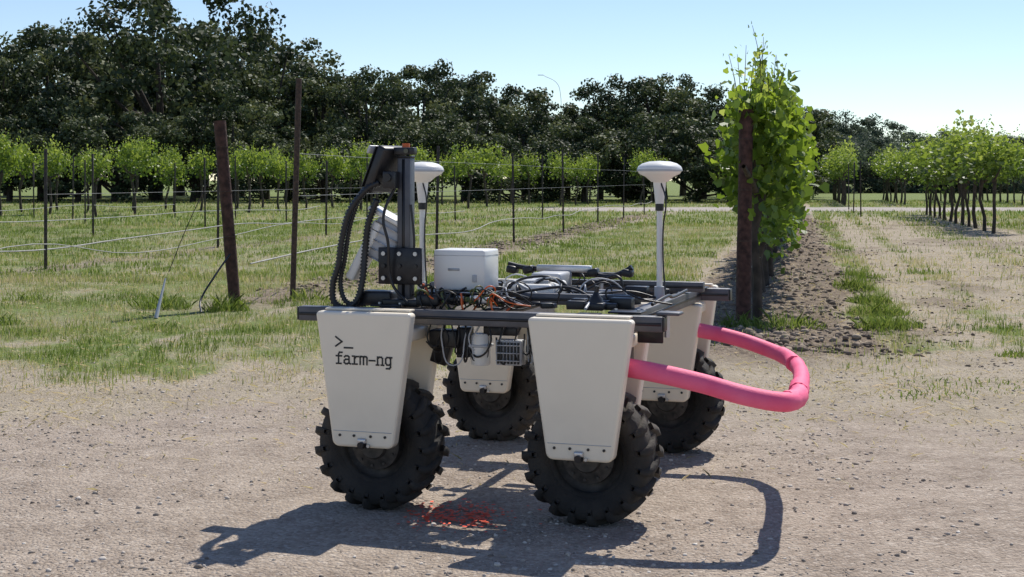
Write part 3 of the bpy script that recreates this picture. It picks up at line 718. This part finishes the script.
box('valve_block',(.09,.06,.045),(.50,-.50,.81),rob,M_black);box('tool_roller',(.12,.05,.04),(.42,-.35,.81),rob,M_frame)
box('junction_box',(.08,.07,.04),(.30,-.20,.81),rob,M_black);box('junction_box',(.10,.06,.05),(.42,.10,.81),rob,M_blackmetal);box('silver_bar',(.22,.03,.02),(.32,.18,.80),rob,M_silver)
tube('cable',[(.42,-.56,.80),(.35,-.45,.83),(.25,-.4,.86),(.12,-.42,.85),(.0,-.5,.83)],.006,rob,M_black)
tube('cable',[(.56,-.1,.80),(.45,-.15,.83),(.3,-.2,.82),(.15,-.15,.83)],.005,rob,M_black)
tube('cable',[(.60,-.4,.80),(.62,-.2,.82),(.60,0,.80),(.61,.25,.81)],.007,rob,M_black)
box('finned_driver_box',(.108,.06,.10),(.09,-.665,.62),rob,M_lgrey,bev=.006)
for k in range(7): box('driver_fin',(.006,.012,.085),(.048+.014*k,-.70,.62),rob,M_black,bev=.001)
for k in range(3): box('driver_slot',(.10,.004,.004),(.09,-.707,.59+.03*k),rob,M_lgrey,bev=0)
lathe('white_canister',[(.001,0),(.036,0),(.040,.006),(.040,.115),(.034,.125),(.001,.128)],rob,M_white,(-.045,-.64,.562),seg=28)
box('canister_strap',(.085,.085,.012),(-.045,-.64,.64),rob,M_lgrey)
box('motor_controller',(.12,.08,.07),(-.19,-.65,.665),rob,M_black,bev=.008);box('bracket',(.05,.07,.12),(-.115,-.63,.65),rob,M_blackmetal);box('gear_bracket',(.07,.05,.09),(-.225,-.60,.60),rob,M_blackmetal,(0,.3,0))
box('bracket',(.05,.05,.12),(.19,-.64,.665),rob,M_black,(0,-.2,0));box('bracket',(.14,.05,.035),(.04,-.63,.70),rob,M_blackmetal)
box('bracket',(.06,.10,.14),(.205,-.60,.64),rob,M_black,(0,0,0))
for i in range(20):
    x=random.uniform(-.25,.2);x2=x+random.uniform(-.1,.12);y=-.66-random.random()*.04
    tube('wire',[(x,y,.725),(x+random.uniform(-.03,.03),y-.01,.66),((x+x2)/2,y,random.uniform(.56,.64)),(x2,y+.02,random.uniform(.62,.72))],random.choice([.003,.004]),rob,random.choice([M_black,M_black,M_black,M_lgrey]))
for sy in (-.5,.55): box('belly_bar',(.7,.04,.04),(.02,sy+.1,.715),rob,M_frame)
box('rear_far_box',(.16,.12,.12),(-.20,.60,.70),rob,M_lgrey,bev=.01)
G={'f':[[(.12,0),(.52,0)],[(.3,0),(.3,1.1),(.38,1.32),(.6,1.32)],[(.1,.9),(.55,.9)]],
'a':[[(.1,.8),(.2,.92),(.4,.92),(.5,.8),(.5,.08),(.62,0)],[(.5,.52),(.2,.52),(.08,.38),(.08,.15),(.2,0),(.35,0),(.5,.15)]],
'r':[[(.08,0),(.48,0)],[(.25,0),(.25,.92),(.08,.92)],[(.25,.6),(.4,.88),(.6,.9)]],
'm':[[(.03,0),(.03,.92)],[(.03,.8),(.15,.92),(.27,.9),(.32,.75),(.32,0)],[(.32,.8),(.42,.92),(.55,.9),(.62,.75),(.62,0)]],
'-':[[(.1,.48),(.58,.48)]],
'n':[[(.1,0),(.1,.92)],[(.1,.7),(.25,.92),(.42,.92),(.52,.78),(.52,0)],[(.42,0),(.62,0)],[(.0,0),(.2,0)]],
'g':[[(.6,.92),(.5,.92),(.5,-.2),(.4,-.38),(.15,-.38)],[(.5,.75),(.38,.92),(.2,.92),(.08,.75),(.08,.25),(.2,.05),(.38,.05),(.5,.2)]],
'>':[[(.05,1.15),(.52,.65),(.05,.15)]],'_':[[(.0,0.0),(.62,0.0)]]}
def logo(txt,x0,z0,sx,sz,w,y):
    V=[];F=[]
    for i,c in enumerate(txt):
        for pl in G[c]:
            for a,b in zip(pl[:-1],pl[1:]):
                A=np.array([x0+(a[0]+i*.72)*sx,z0+a[1]*sz]);B=np.array([x0+(b[0]+i*.72)*sx,z0+b[1]*sz]);d=B-A;l=np.linalg.norm(d);d/=l
                A=A-d*w*.5;B=B+d*w*.5;p=np.array([-d[1],d[0]])*w*.5;o=len(V)
                yy=y-len(F)*1e-5
                for q in (A-p,B-p,B+p,A+p): V.append((q[0],yy,q[1]))
                F.append((o,o+1,o+2,o+3))
    obj('logo_text',arr_mesh('logo_text',V,F,M_text),rob)
YF=-.755-.165-.0305-.0008
logo('>_',-.537,.648,.055,.036,.0066,YF);logo('farm-ng',-.537,.586,.0485,.033,.0064,YF)

P=[];F=[]
for i in range(420):
    cx=random.choice([random.gauss(-.30,.06),random.gauss(-.14,.04),random.gauss(-.20,.11)]);cy=5.55+random.gauss(0,.10);r=random.uniform(.002,.011);o=len(P)
    k=6
    for j in range(k):
        a=j*6.283/k;rr=r*random.uniform(.5,1.3);P.append((cx+rr*math.cos(a),cy+rr*math.sin(a)*1.3,float(hfun(np.array([cx]),np.array([cy]))[0])+.006+i*1e-5))
    F.append(tuple(range(o,o+k)))
M_redflake=rough_mat('red_flake',(.80,.07,.03),(.90,.15,.06),30,.8)
obj('red_ground_flakes',arr_mesh('red_ground_flakes',P,F,M_redflake))  # small flat red flakes scattered just above the ground

# ---------------------------------------------------------------- LIGHT / SKY
sd=Vector((.36,.70,1.0)).normalized()
elev=math.asin(sd.z);az=math.atan2(sd.x,sd.y)
w=bpy.data.worlds.new('World');sc.world=w;w.use_nodes=True
nt=w.node_tree;bg=nt.nodes['Background'];sk=nt.nodes.new('ShaderNodeTexSky');sk.sky_type='NISHITA';sk.sun_disc=False
sk.sun_elevation=elev;sk.sun_rotation=az;sk.air_density=1.0;sk.dust_density=0.0;sk.ozone_density=3.0;sk.altitude=600
hs=nt.nodes.new('ShaderNodeHueSaturation');hs.inputs['Saturation'].default_value=1.0;hs.inputs['Hue'].default_value=.508
nt.links.new(sk.outputs[0],hs.inputs['Color']);nt.links.new(hs.outputs[0],bg.inputs[0]);bg.inputs[1].default_value=.128
sun=bpy.data.lights.new('sun','SUN');sun.energy=5.0;sun.angle=math.radians(.5);sun.color=(1,.95,.87)
so=bpy.data.objects.new('sun',sun);COL.objects.link(so);so.rotation_euler=(-sd).to_track_quat('-Z','Y').to_euler();so.location=(10,20,30)
# ---------------------------------------------------------------- CAMERA
cd=bpy.data.cameras.new('camera');co=bpy.data.objects.new('camera',cd);COL.objects.link(co)
co.location=(0,0,1.3);co.rotation_euler=(math.radians(90),0,0);cd.sensor_width=36;cd.lens=50.6;cd.shift_y=-108.5/1024;cd.clip_end=4000;cd.clip_start=.05
sc.camera=co
